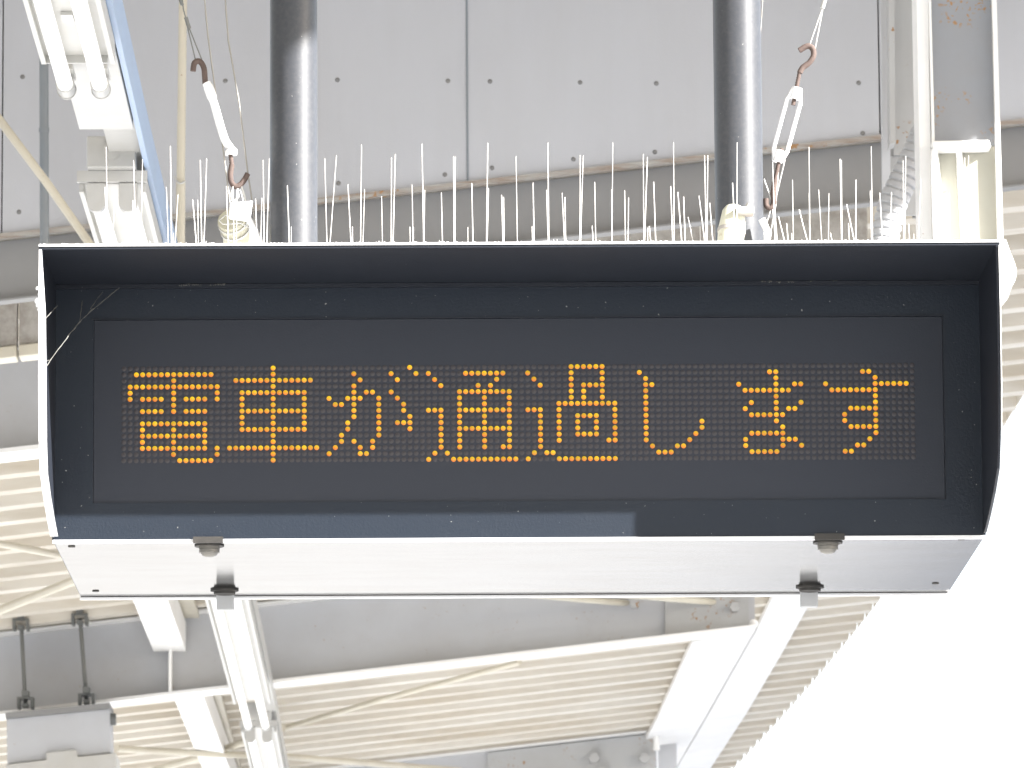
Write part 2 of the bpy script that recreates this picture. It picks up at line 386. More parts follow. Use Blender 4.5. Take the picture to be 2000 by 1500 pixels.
# ------------------------------------------------------------------ bird spikes
sp = []
for o_, L in ((0, [(592,820,600),(745,895,758),(795,890,785),(640,1120,625),(740,1120,755),(585,1045,600),(950,815,957),(928,1045,940),(993,1085,975),(1075,1115,1097),(1103,1115,1107),(1117,893,1125),(1153,885,1137),(1263,1040,1275),(1300,1040,1305),(1322,1060,1318),(1340,1060,1432),(1425,1110,1435),(1468,893,1473),(1503,885,1487),(1460,1105,1455),(1603,1035,1615),(1625,1265,1625),(835,1345,835),(968,1300,968),(1150,1345,1150)]),
             (600, [(98,885,110),(163,867,125),(227,1030,245),(252,1265,253),(303,807,297),(320,1057,310),(415,1095,420),(470,880,468),(491,860,478),(585,1030,590),(573,1265,575),(592,1268,592),(640,803,650),(655,1060,650),(748,1075,755),(737,1340,737),(400,1343,400),(816,873,820),(826,876,824),(918,1022,925),(896,1268,897),(1007,798,1000),(1012,1050,1003),(1084,1088,1093),(1095,1100,1098),(1068,1345,1068),(1165,872,1173),(1260,1020,1266),(1254,1263,1258),(1343,797,1347),(1335,1060,1345),(1422,1075,1437),(1438,1100,1442),(1523,866,1522),(1540,868,1524),(1604,1016,1610),(1590,1260,1597),(1705,795,1700),(1698,1058,1700),(1771,1063,1776),(1793,1103,1790),(1875,860,1878),(1898,877,1880),(1933,1015,1945),(1908,1262,1920),(1900,1270,1900),(1395,1335,1395),(1375,1335,1375)]),
             (1300, [(28,1040,40),(44,795,48),(68,1072,92),(100,1098,110),(186,1092,222),(217,868,227),(235,867,230),(246,1132,266),(192,1263,194),(373,1020,390),(399,795,398),(597,905,612),(708,1003,713),(800,820,805),(800,1078,805),(854,1058,873),(911,1078,908),(675,1246,687),(703,1300,705),(973,887,982),(981,893,984),(1062,1003,1060),(1020,1247,1027),(1147,817,1155),(1141,1063,1150),(1195,1075,1212),(1260,1073,1253),(1340,870,1332),(1325,895,1328),(1356,1250,1363),(1385,1305,1383),(1425,1003,1408),(1520,1060,1530),(1582,1078,1580),(1690,868,1685),(1668,880,1672),(1850,1180,1852),
                     (125,1210,160),(630,1210,672),(745,1170,800),(1010,1140,1060),(920,1300,935)])):
    for x, y, xb in L: sp.append((o_+x/2.857, y/2.857, o_+xb/2.857, (o_ == 1300 and (x, y) in ((125,1210),(630,1210),(745,1170),(1010,1140),(920,1300)))))
spots = ['at the far left end of the sign top', 'around the left pole', 'left of the middle joint between the poles', 'right of the middle joint between the poles', 'around and beside the right pole', 'at the far right end of the sign top']
bounds = [75, 400, 700, 1000, 1330, 1640, 1960]
for i in range(6):
    u0, u1 = bounds[i], bounds[i+1]
    xa, xb = atY(u0+6, 480, -.05).x, atY(u1-6, 480, -.05).x
    if i == 0: xa = XL+.01
    if i == 5: xb = XR-.01
    st = thing('bird_spike_strip', ((xa+xb)/2, 0, ZT+.009), 'thin upright wire bird spikes standing '+spots[i], 'bird spikes', 'bird spikes along the top of the sign')
    for Yr in (-.14, .10, .28):
        m = MB(); m.box(xa, xb, Yr-.012, Yr+.012, ZT+.0088, ZT+.013); m.build('base_strip', GALV, st)
    for (u, v, ub, back) in sp:
        if not (u0 <= ub < u1): continue
        Yr = (.40 if back else (-.14 if v < 330 else (.10 if v < 400 else .28)))
        if back: Yr = .28
        q = atY(u, v, Yr); e = atY(ub, 484, Yr); d_ = e-q; bt = q + d_*((q.z-(ZT+.013))/(q.z-e.z))
        m = MB(); r = random.uniform(.0005, .0009)
        m.tube([bt, q], [r*1.35, r*.95], 6); m.build('spike', SPIKE, st)

# ------------------------------------------------------------------ hanging poles
for u0, u1, side in ((527, 620, 'left'), (1397, 1491, 'right')):
    a = atY(u0, 430, .354); b = atY(u1, 430, .354); x = (a.x+b.x)/2; r = (b.x-a.x)/2
    o = thing('hanging_pole', (x, .354, ZT), 'thick dark steel pole on the %s holding up the sign' % side, 'pole', 'poles the sign hangs from')
    m = MB(); m.tube([(x, .354, ZT+.012), (x, .354, 5.62)], r, 48); m.build('shaft', POLE, o)
    m = MB(); m.tube([(x, .354, ZT+.009), (x, .354, ZT+.021)], r*1.55, 32); m.build('base_flange', POLE, o)

# ------------------------------------------------------------------ turnbuckles, hooks and stay wires
def bez(pts, n=8):
    """Catmull-Rom through the points"""
    P4 = [Vector(p) for p in pts]; out = []
    for i in range(len(P4)-1):
        p0 = P4[max(i-1,0)]; p1 = P4[i]; p2 = P4[i+1]; p3 = P4[min(i+2, len(P4)-1)]
        for k in range(n):
            t = k/n; out.append(.5*((2*p1)+(p2-p0)*t+(2*p0-5*p1+4*p2-p3)*t*t+(3*p1-p0-3*p2+p3)*t**3))
    out.append(P4[-1]); return out
def pix(l, Y): return [atY(u, v, Y) for u, v in l]
def threaded(m, a, b, r):
    n = int((b-a).length/.0021); pts = []; rs = []
    for i in range(n+1): pts.append(a.lerp(b, i/n)); rs.append(r*(1.0 if i % 2 else .80))
    m.tube(pts, rs, 10)
# right turnbuckle, seen open
Y = .36
tb = thing('turnbuckle', tuple(atY(1530, 250, Y)), 'open pale turnbuckle with rusty hooks tightening the stay wire right of the right pole', 'turnbuckle', 'turnbuckles on the stay wires')
a, b = atY(1556, 176, Y), atY(1519, 312, Y); ax = (b-a).normalized(); sd = ax.cross(Vector((0,1,0))).normalized()
m = MB(); L = (b-a).length
for s_ in (-1, 1):
    m.tube([a+sd*s_*.004, a+ax*L*.16+sd*s_*.0118+Vector((0,.0,0)), a+ax*L*.86+sd*s_*.0118, b+sd*s_*.004], [.0062,.0036,.0036,.0062], 10)
m.tube([a-ax*.004, a+ax*.016], .0088, 16); m.tube([b-ax*.016, b+ax*.004], .0088, 16)
m.build('body', GALV if False else ALUW, tb)
m = MB(); threaded(m, atY(1562,140,Y), atY(1549,205,Y), .0040); m.build('threaded_rod', RUST, tb)
m = MB(); m.tube(bez(pix([(1562,142),(1568,132),(1581,122),(1589,108),(1587,95),(1577,90),(1561,99)], Y)), .0050, 10); m.build('hook', RUST, tb)
m = MB(); threaded(m, atY(1527,290,Y), atY(1513,356,Y), .0038); m.build('threaded_rod', RUST, tb)
m = MB(); m.tube(bez(pix([(1513,356),(1510,378),(1511,396),(1505,406),(1497,402),(1496,388)], Y)), .0048, 10); m.build('hook', RUST, tb)
# left turnbuckle, seen edge-on
tb = thing('turnbuckle', tuple(atY(425, 230, Y)), 'edge-on sunlit turnbuckle with rusty hooks left of the left pole', 'turnbuckle', 'turnbuckles on the stay wires')
a, b = atY(403, 164, Y), atY(449, 300, Y); m = MB()
m.tube(bez(pix([(403,162),(409,175),(419,205),(430,245),(440,275),(450,290),(451,303)], Y), 4), [.0075]*3+[.0088]*4+[.0070]*14+[.011]*2+[.0105]*2, 10)
m.build('body', ALUW, tb)
m = MB(); m.tube(bez(pix([(401,166),(400,150),(398,132),(390,120),(380,123),(377,139)], Y)), .0050, 10); m.build('hook', RUST, tb)
m = MB(); threaded(m, atY(450,300,Y), atY(453,324,Y), .0042); m.build('threaded_rod', RUST, tb)
m = MB(); m.tube(bez(pix([(453,322),(450,340),(452,356),(460,364),(470,360),(478,350),(484,339)], Y)), .0048, 10); m.build('hook', RUST, tb)
def wire(lab, parts, mat=GALV, r=.0016):
    q = parts[0][0]; o = thing('stay_wire', tuple(atY(q[0], q[1], Y)), lab, 'wire', 'steel stay wires')
    for k, pl in enumerate(parts):
        rr = r
        if isinstance(pl[-1], float): rr = pl[-1]; pl = pl[:-1]
        m = MB(); m.tube(pix(pl, Y), rr, 6); m.build('ferrule' if rr > .0025 else 'strand', mat, o)
WIRED = paint('steel_wire', (.30,.29,.27), .4, .3, metal=.4, grain=0)
wire('twisted wire from above hooked on the left turnbuckle, with a dark ferrule', [[(352,-40),(358,18),(366,46)], [(363,34),(366,44),(370,56),.0038], [(367,56),(382,118)], [(370,56),(394,116)], [(352,-2),(356,10),.0034]], DARKCL, .0013)
wire('long thin stay wire crossing in front of the edge-on turnbuckle', [[(396,-40),(406,70),(425,210),(437,300),(452,420)]], WIRED)
wire('thin stay wire passing the lower hook beside the left pole', [[(437,-40),(446,80),(467,200),(484,338)], [(484,338),(492,390),(503,480)]], WIRED)
wire('short tie wires from the lower hook of the edge-on turnbuckle to the tie plate', [[(456,364),(450,380),(456,404)], [(470,358),(478,385),(484,410)], [(462,362),(466,384),(452,398)]], GALV, .0022)
wire('looped wire from above hooked on the open turnbuckle', [[(1622,-60),(1611,0),(1607,14)], [(1613,-8),(1606,16),.0045], [(1606,16),(1581,88)], [(1607,16),(1592,94)]], GALV, .0014)
wire('very thin wire running down the bright side of the right pole', [[(1492,-40),(1483,100),(1473,240),(1463,400)]], WIRED, .0010)
wire('pair of thin wires tied below the open turnbuckle', [[(1522,308),(1515,400),(1500,480)], [(1533,312),(1512,400),(1518,480)], [(1492,350),(1508,395),(1515,480)], [(1508,400),(1490,460)]], GALV, .0013)

# clamped pipe brackets behind the sign top
def bracket(label, rim, tip, r0, r1, plate, group='pipe brackets on top of the sign'):
    a = atY(*rim, .42); b = atY(*tip, .52)
    o = thing('pipe_bracket', tuple(b), label, 'bracket', group)
    m = MB(); m.tube([a, a.lerp(b, .25), b], [r0, r0*.96, r1], 24); m.build('pipe_end', GREEN, o)
    for k in (.06, .2):
        q = a.lerp(b, k); e = a.lerp(b, k+.03); m = MB(); m.tube([q, e], r0*1.08, 24); m.build('clamp_band', GALV, o)
    m = MB(); m.hexa([tuple(atY(u, v, .40)) for u, v in plate]+[tuple(atY(u, v, .405)) for u, v in plate] if False else
        [tuple(atY(plate[0][0], plate[0][1], .34)), tuple(atY(plate[1][0], plate[1][1], .34)), tuple(atY(plate[1][0], plate[1][1], .46)), tuple(atY(plate[0][0], plate[0][1], .46)),
         tuple(atY(plate[3][0], plate[3][1], .34)), tuple(atY(plate[2][0], plate[2][1], .34)), tuple(atY(plate[2][0], plate[2][1], .46)), tuple(atY(plate[3][0], plate[3][1], .46))])
    m.build('tie_plate', ALUW, o, .002)
    return o
o = bracket('pale green pipe end with wire clamps and white tie plate left of the left pole', (452,428), (486,520), .024, .042, ((447,428),(488,434),(494,392),(449,396)))
m = MB(); m.tube(pix([(486,428),(500,455),(518,486)], .36), .0055, 8); m.build('strap', ALUW, o)
m = MB(); m.tube(pix([(452,424),(440,420),(428,431),(436,438),(470,436),(500,452)], .37), .0012, 6); m.build('tie_wire', GALV, o)
o = thing('pipe_bracket', tuple(atY(1440, 480, .27)), 'pale rusty pipe stub with a rusted clip in front of the right pole', 'bracket', 'pipe brackets on top of the sign')
a = atY(1434, 405, .262); b = atY(1424, 492, .245); m = MB(); m.tube([a, a.lerp(b, .1), a.lerp(b, .5), b], [.014, .019, .0225, .021], 20); m.build('pipe_end', GREEN, o)
m = MB(); m.tube([a.lerp(b, .5), a.lerp(b, .58)], .0236, 20); m.build('clamp_band', RUSTY, o)
q = atY(1456, 410, .24); m = MB(); m.box(q.x-.016, q.x+.014, q.y-.012, q.y+.02, q.z-.008, q.z+.004); m.build('clip', RUSTY, o, .002)
m = MB(); m.tube(pix([(1488,428),(1500,455),(1494,490)], .30), .006, 8); m.build('strap', ALUW, o)
m = MB(); m.tube(pix([(1463,398),(1457,410)], .24), .004, 8); m.build('eye_bolt', GALV, o)

# ------------------------------------------------------------------ the station canopy
can = thing('station_canopy', (0, 12, 0), 'white steel platform canopy with ribbed roof, rafters and panelled fascia behind the sign', 'canopy')
def ex(Y): # roof edge, follows the curved platform
    return 1.98 - .0 if Y < 9 else 1.98-.0017*(Y-9)**2+.000*Y
YW = 6.64      # plane of the panelled fascia
# --- lower roof: folded sheet, ribs run across the platform
pitch, dep = .372, .13
Y0 = 8.75-.6
def ribstrip(m, x0, x1f, ya, yb, rib=None):
    pass
m = MB(); y = YW+.25; k = 0
prof_y = []
while y < 60:
    prof_y += [(y, 0), (y+.10, 0), (y+.118, dep), (y+.354, dep)]; y += pitch
vs = []; fs = []
xl = -9.0
for (yy, dz) in prof_y:
    # each rib ends square: edge taken at its own rib
    kk = int((yy-(YW+.25)+1e-6)/pitch); e = ex(YW+.25+kk*pitch)
    vs.append((xl, yy, roofz(xl)+dz)); vs.append((e, yy, roofz(e)+dz))
for i in range(len(prof_y)-1):
    a0, a1, b0, b1 = 2*i, 2*i+1, 2*i+2, 2*i+3
    fs.append((a0, a1, b1, b0))
# thickness: duplicate a little higher
n = len(vs); vs2 = [(x, y_, z+.004) for x, y_, z in vs]
m.add(vs, fs); m.add(vs2, [tuple(reversed(f)) for f in fs])
rs = m.build('roof_sheet', WHITEC, can)
kk = 0; m = MB()      # closure plates at the rib ends, added to keep sun off the ribs
while YW+.25+(kk+1)*pitch < 60:
    yy = YW+.25+kk*pitch; e = ex(yy)-.004; z = roofz(e)
    m.prism([(e, yy+.1015, z+.001), (e, yy+.1185, z+dep-.002), (e, yy+.3535, z+dep-.002), (e, yy+.3715, z+.003)], (-.003, 0, 0)); kk += 1
m.build('rib_closures', WHITEC, can)['kind'] = 'stuff'
# --- fascia wall of panels
def wz(x): return 4.795+.11*x
joints = [atY(u, 200, YW).x for u in (-560, 5, 912, 1718)]+[atY(2640, 200, YW).x]
TOPZ = 5.62
pan = []
for i in range(4):
    x0, x1 = joints[i]+(.002 if i else 0), joints[i+1]-.002
    m = MB(); m.prism([(x0, YW, wz(x0)), (x1, YW, wz(x1)), (x1, YW, TOPZ), (x0, YW, TOPZ)], (0, .012, 0))
    pan.append(m.build('wall_panel', PANEL, can))
m = MB(); m.prism([(joints[0], YW+.013, wz(joints[0])+.01), (joints[-1], YW+.013, wz(joints[-1])+.01), (joints[-1], YW+.013, TOPZ), (joints[0], YW+.013, TOPZ)], (0, .02, 0))
m.build('wall_backing', GAP, can)  # plain dark backing showing in the panel joints
for u in (912,):    # raised joint strip
    x = atY(u, 200, YW).x; m = MB(); m.box(x-.0015, x+.0035, YW-.003, YW-.0005, wz(x), TOPZ); m.build('joint_strip', PIPEG, can)
for u, v in ((44,150),(440,158),(659,156),(37,414),(661,358),(875,158),(957,159),(1133,161),(1282,163),(869,341),(961,328),(1120,311),(1279,297),(1677,162),(1685,260)):
    q = atY(u, v, YW); i = sum(1 for j in joints[1:-1] if q.x > j)
    m = MB(); m.dome(q, .0068, (0,-1,0), 12, .45); m.build('screw', SCREWM, pan[i])
m = MB(); x0, x1 = joints[0], joints[-1]
m.prism([(x0, YW-.012, wz(x0)-.014), (x1, YW-.012, wz(x1)-.014), (x1, YW-.012, wz(x1)-.0005), (x0, YW-.012, wz(x0)-.0005)], (0, .03, 0))
m.build('drip_trim', RUSTY, can)
# --- upper roof over the sign, unseen; stretched left to cut skylight on the poles
m = MB(); UX = 2.62
y = -24; vs = []; 
while y < YW: 
    m.prism([(-20, y, TOPZ+.0), (-20, y+.085, TOPZ), (-20, y+.15, TOPZ+dep), (-20, y+.30, TOPZ+dep), (-20, y+.372, TOPZ), (-20, y+.372, TOPZ+.01), (-20, y+.30, TOPZ+dep+.01), (-20, y+.15, TOPZ+dep+.01), (-20, y+.085, TOPZ+.01), (-20, y, TOPZ+.01)], (20+(UX if y > 1.5 else UX-.31), 0, 0)); y += .372
m.build('upper_roof_sheet', WHITEC, can)
m = MB(); m.box(UX-.309, UX-.27, -24, 1.59, 5.60, 5.78); m.box(UX+.001, UX+.04, 1.6, YW+.2, 5.545, 5.78); m.build('eave_sun_block', WHITEC, can)  # unseen boards added along the upper eave to stop the sun
# --- rafters (I sections sloping with the roof)
def rafter(Y, xa, xb, h, drop=0.0, fw=.20, top=True, nm='rafter', mat=None, fmat=None, ft=.014):
    mat = mat or GREY; fmat = fmat or WHITE
    def z(x, k): return roofz(x)-k-drop
    m = MB(); m.prism([(xa, Y, z(xa, h)), (xb, Y, z(xb, h)), (xb, Y, z(xb, .004)), (xa, Y, z(xa, .004))], (0, .012, 0))
    web = m.build(nm, mat, can)
    m = MB(); m.prism([(xa, Y-fw/2, z(xa, h+ft)), (xb, Y-fw/2, z(xb, h+ft)), (xb, Y-fw/2, z(xb, h+.0005)), (xa, Y-fw/2, z(xa, h+.0005))], (0, fw, 0))
    m.build('bottom_flange', fmat, web)
    m = MB()
    if top:
        m.prism([(xa, Y-fw/2, z(xa, .0035)), (xb, Y-fw/2, z(xb, .0035)), (xb, Y-fw/2, z(xb, -.006)), (xa, Y-fw/2, z(xa, -.006))], (0, fw, 0)); m.build('top_flange', WHITE, web)
    return web
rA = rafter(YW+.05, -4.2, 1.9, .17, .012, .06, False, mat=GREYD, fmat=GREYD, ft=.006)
rB = rafter(8.62, -4.2, 1.33, .30)
xe = onroof(1480, 1220, .3).x
rC = rafter(15.37, -4.2, atY(1474, 1190, 15.37).x, .325)
rD = rafter(22.6, -4.6, atY(1282, 1460, 22.6).x, .33)
rE = rafter(29.8, -5, .6, .33)
# connection plates and bolts on rafter C and D
q0 = atY(1462, 1190, 15.35).x; 
m = MB(); m.prism([(q0-.35, 15.35, roofz(q0-.35)-.318), (q0, 15.35, roofz(q0)-.318), (q0, 15.35, roofz(q0)-.03), (q0-.35, 15.35, roofz(q0-.35)-.03)], (0, .016, 0)); m.build('splice_plate', GREYR, rC)
for u, v in ((1435,1187),(1240,1180)):
    q = atY(u, v, 15.345); m = MB(); m.tube([q, q-Vector((0,.03,0))], .022, 6); m.build('bolt', GREYR, rC)
q = atY(1472, 1218, 15.3); m = MB(); m.dome(q, .02, (0,-1,-.4), 10); m.build('bolt', WHITE, rC)
for u in (333,): 
    q = atY(u, 1300, 15.3); m = MB(); m.box(q.x-.006, q.x+.006, 15.27, 15.368, roofz(q.x)-.324, roofz(q.x)-.02); m.build('stiffener', WHITE, rC)
q0 = atY(1279, 1470, 22.58).x
m = MB(); m.prism([(q0-.9, 22.58, roofz(q0-.9)-.32), (q0, 22.58, roofz(q0)-.32), (q0, 22.58, roofz(q0)-.01), (q0-.9, 22.58, roofz(q0-.9)-.01)], (0, .016, 0)); m.build('splice_plate', GREYR, rD)
for u, v in ((1160,1482),(1258,1482),(1175,1508)):
    q = atY(u, v, 22.575); m = MB(); m.tube([q, q-Vector((0,.05,0))], .03, 6); m.build('bolt', GREYR, rD)
q = atY(1282, 1440, 22.5); m = MB(); m.tube([q+Vector((0,0,.04)), q-Vector((0,0,.07))], [.012,.018], 8); m.build('bolt', WHITE, rD)
# --- purlins between rafters, running along the platform
def purlin(pa, pb, drop, wd, hh, nm='purlin', mat=WHITE, par=can):
    a = onroof(*pa, drop); b = onroof(*pb, drop); m = MB(); m.beam(a, b, wd, hh); return m.build(nm, mat, par)
def along(pa, pb, drop, Ya, Yb):
    a = onroof(*pa, drop); b = onroof(*pb, drop); d_ = (b-a)/(b.y-a.y)
    return a+d_*(Ya-a.y), a+d_*(Yb-a.y)
for pa, pb, drop, Ya, Yb, wd, hh in (
    ((291,1165),(330,1268), .15, 8.8, 15.33, .135, .12),
    ((366,1355),(412,1475), .15, 15.6, 22.5, .135, .12),
    ((412,1475),(425,1505), .15, 22.7, 29.7, .135, .12),
    ):
    a, b = along(pa, pb, drop, Ya, Yb); m = MB(); m.beam(a, b, wd, hh); m.build('purlin', WHITE, can)
# thin member above each purlin
for (pa, pb, Ya, Yb) in (((358,1165),(372,1205),12.5,15.33), ((420,1370),(445,1460),15.6,22.5)):
    a, b = along(pa, pb, .02, Ya, Yb); m = MB(); m.beam(a, b, .07, .02); m.build('packing_strip', PIPEB, can)
# eave beams: the outer wide one and the inner one
def poly_beam(L, drop, hh, nm, mat=WHITE):
    pts = [onroof(u, v, drop) for u, v in L]; m = MB(); m.prism(pts, (0, 0, hh)); return m.build(nm, mat, can)
poly_beam([(1592,1160),(1525,1280),(1457,1395),(1388,1500),(1240,1720),(1185,1720),(1322,1500),(1377,1407),(1478,1230),(1512,1160),(1850,480),(1930,480)], .03, .025, 'eave_beam')
poly_beam([(1352,1254),(1282,1407),(1262,1443),(1180,1600),(1260,1600),(1320,1500),(1375,1406),(1475,1231)], .036, .026, 'eave_beam')
# inner corner plate behind rafter D end
a = atY(1285, 1400, 23.0); b = atY(1322, 1500, 23.0)
m = MB(); m.box(a.x, b.x, 23.0, 23.02, b.z-.1, a.z); m.build('end_plate', GREY, can)
# brace rods under the roof
for L, r, drop in (([(-60,1052),(0,1062),(110,1083),(320,1125)], .022, .14), ([(-60,1220),(0,1192),(150,1132),(420,1020)], .030, .12),
             ([(228,1462),(400,1472),(560,1478),(900,1505)], .026, .16), ([(300,1505),(420,1470),(552,1422)], .030, .12), ([(548,1424),(760,1362),(1015,1293)], .022, .10),
             ([(940,1145),(1020,1160),(1200,1176),(1300,1182)], .022, .16), ([(1120,1155),(1260,1164),(1398,1176)], .024, .20)):
    m = MB(); m.tube([onroof(u, v, drop) for u, v in L], r*.62, 8); m.build('brace_rod', PIPEB, can)
# stained duct covers hanging behind the first rafter
us = [-700, -330, 35, 400, 760, 1130, 1480, 1700]
for i in range(len(us)-1):
    x0, x1 = atY(us[i], 640, 7.6).x+.003, atY(us[i+1], 640, 7.6).x-.003; dy = random.uniform(0, .012)
    m = MB(); m.prism([(x0, 7.6+dy, roofz(x0, .15)), (x1, 7.6+dy, roofz(x1, .15)), (x1, 7.6+dy, roofz(x1, .01)), (x0, 7.6+dy, roofz(x0, .01))], (0, .05, 0))
    bd = m.build('duct_cover', BOARD, can, .003)
    m = MB(); m.prism([(x0, 7.585+dy, roofz(x0, .185)), (x1, 7.585+dy, roofz(x1, .185)), (x1, 7.585+dy, roofz(x1, .1505)), (x0, 7.585+dy, roofz(x0, .1505))], (0, .10, 0))
    m.build('lower_lip', PIPEB, bd, .004)

# ------------------------------------------------------------------ steel posts at the right
YP = 5.0
post = thing('steel_post', tuple(atY(1880, 590, YP)), 'white rust spotted steel post with a stiffener plate, behind the right end of the sign', 'post')
def quad(L, Ya, th, nm, mat, par, bev=0):
    m = MB(); m.prism([atY(u, v, Ya) for u, v in L], (0, th, 0)); return m.build(nm, mat, par, bev)
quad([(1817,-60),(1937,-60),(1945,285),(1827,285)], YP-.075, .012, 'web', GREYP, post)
quad([(1827,286),(1945,286),(1953,560),(1840,560)], YP-.075, .012, 'web', SUNWEB, post)  # lower web in lighter cream: sunlight below the stiffener put into the colour
quad([(1789,-60),(1812,-60),(1822,560),(1801,560)], YP-.10, .15, 'flange', WHITE, post)
quad([(1812.5,-60),(1817,-60),(1826,278),(1820,278)], YP-.11, .033, 'flange_edge', WHITE, post)
quad([(1936,-60),(1945,-60),(1962,560),(1952,560)], YP-.10, .15, 'flange', WHITE, post)
quad([(1819,275),(1932,273),(1936,288),(1823,291)], YP-.14, .063, 'stiffener_plate', WHITE, post, .003)
quad([(1819,291),(1831,291),(1852,500),(1824,500)], YP-.13, .053, 'gusset', WHITE, post)
quad([(1868,291),(1878,291),(1906,500),(1880,500)], YP-.10, .023, 'gusset', WHITE, post)
m = MB(); c = atY(1958, 524, YP-.12); m.tube(bez([c+Vector((0,0,.07)), c+Vector((0,0,.035)), c+Vector((0,0,0)), c+Vector((0,0,-.035)), c+Vector((-.004,0,-.06)), c+Vector((-.008,0,-.095))], 4), [.010,.012,.015,.018,.021,.025,.028,.031,.033,.034,.033,.031,.027,.023,.021,.020,.019,.018,.013,.007,.002], 20); m.build('finial', WHITE, post)
post2 = thing('steel_post', tuple(atY(1755, 480, YP+.9)), 'grey rust spotted steel channel standing between the panels and the white post', 'post')
quad([(1721,-60),(1737,-60),(1740,500),(1724,500)], YP+1.0, .03, 'flange', GREY, post2)
quad([(1735,-60),(1746,-60),(1749,278),(1738,282)], YP+.9, .08, 'flange_lip', GREYR, post2)
quad([(1744,-60),(1800,-60),(1806,303),(1746,303)], YP+1.04, .012, 'web', GREYR, post2)
quad([(1727,305),(1806,305),(1806,420),(1728,420)], YP+1.05, .012, 'base_plate', GREYR, post2)
# flexible conduit
fc = thing('flexible_conduit', tuple(atY(1720, 470, YP+.3)), 'pale ribbed flexible conduit bending down beside the white post', 'conduit')
pts = bez(pix([(1830,215),(1806,262),(1785,310),(1765,350),(1745,395),(1733,440),(1722,500)], YP+.3), 10)
full = []; 
for i in range(len(pts)-1):
    for k in range(4): full.append(pts[i].lerp(pts[i+1], k/4))
acc = 0; rib_r = []; ff = []
for i in range(len(full)-1):
    nn = max(1, int((full[i+1]-full[i]).length/.0028))
    for k in range(nn):
        ff.append(full[i].lerp(full[i+1], k/nn))
full = ff
for i in range(len(full)):
    if i: acc += (full[i]-full[i-1]).length
    rib_r.append(.0365 if (acc % .021) > .006 else .0325)
m = MB(); m.tube(full, rib_r, 16); m.build('ribbed_sleeve', GREY, fc)
m = MB(); m.tube(pix([(1722,470),(1716,520)], YP+.3), .018, 12); m.build('end_fitting', GALV, fc)
# small brackets on the rafter behind
quad([(1770,392),(1806,390),(1806,398),(1770,400)], YW-.01, .03, 'cleat', DARKCL, rA)
quad([(1783,406),(1796,406),(1796,424),(1783,424)], YW-.01, .02, 'cleat', DARKCL, rA)

# ------------------------------------------------------------------ pipes on the left
o = thing('conduit_pipe', tuple(atY(87, 485, 6.3)), 'grey blue vertical conduit pipe before the fascia at the far left', 'pipe')
m = MB(); m.tube(pix([(85,-60),(86,200),(87,520)], 6.3), .0125, 16); m.build('pipe', PIPEG, o)
for v in (250,): m = MB(); m.tube(pix([(86,v),(86,v+8)], 6.3), .0145, 16); m.build('coupling', PIPEG, o)
o = thing('conduit_pipe', tuple(atY(356, 485, 6.3)), 'cream vertical conduit pipe with a clip between lamp and turnbuckle', 'pipe')
m = MB(); m.tube(pix([(358,-60),(355,200),(353,352)], 6.3), .0115, 16); m.build('pipe', PIPEB, o)
m = MB(); m.tube(pix([(353,352.5),(352,520)], 6.3), .0128, 16); m.build('pipe', PIPEB, o)
m = MB(); m.tube(bez(pix([(341,344),(346,354),(353,358),(361,354)], 6.28)), .003, 6); m.build('clip', GALV, o)
o = thing('diagonal_brace', tuple(atY(90, 360, 6.1)), 'cream diagonal brace pipe crossing the fascia at the far left', 'brace')
m = MB(); m.tube(pix([(-60,150),(0,235),(90,355),(185,490),(215,535)], 6.1), .0115, 12); m.build('pipe', PIPEB, o)

# ------------------------------------------------------------------ fluorescent light line
ZL = 4.24
ctr = [(-300, 42), (0, 122), (355, 216), (1165, 442), (1415, 503), (1700, 565)]
def cx(v):
    for (v0, u0), (v1, u1) in zip(ctr[:-1], ctr[1:]):
        if v <= v1: return u0+(u1-u0)*(v-v0)/(v1-v0)
    return ctr[-1][1]
def cp(v, dz=0.0, off=0.0):
    q = onZ(cx(v), v, ZL); return Vector((q.x+off, q.y, ZL+dz))
rail = thing('light_rail', tuple(cp(285)), 'long white steel rail carrying the row of fluorescent lamps at the left', 'rail')
def run(m, va, vb, w_, z0, h, off=0.0):
    vv = [va]+[v for v, _ in ctr if va < v < vb]+[vb]
    for p, q in zip(vv[:-1], vv[1:]): m.beam(cp(p, z0, off), cp(q, z0, off), w_, h)
m = MB(); run(m, -300, 283, .118, .035, .075, .012); m.build('channel', LAMPW, rail)
m = MB(); run(m, 284, 1700, .080, .075, .07, .035); m.build('channel', LAMPW, rail)
m = MB(); run(m, -300, 1100, .012, .045, .10, .080); m.build('sky_tint_side', SKYTINT, rail)  # blue strip added on the rail side: sky reflection put into the colour
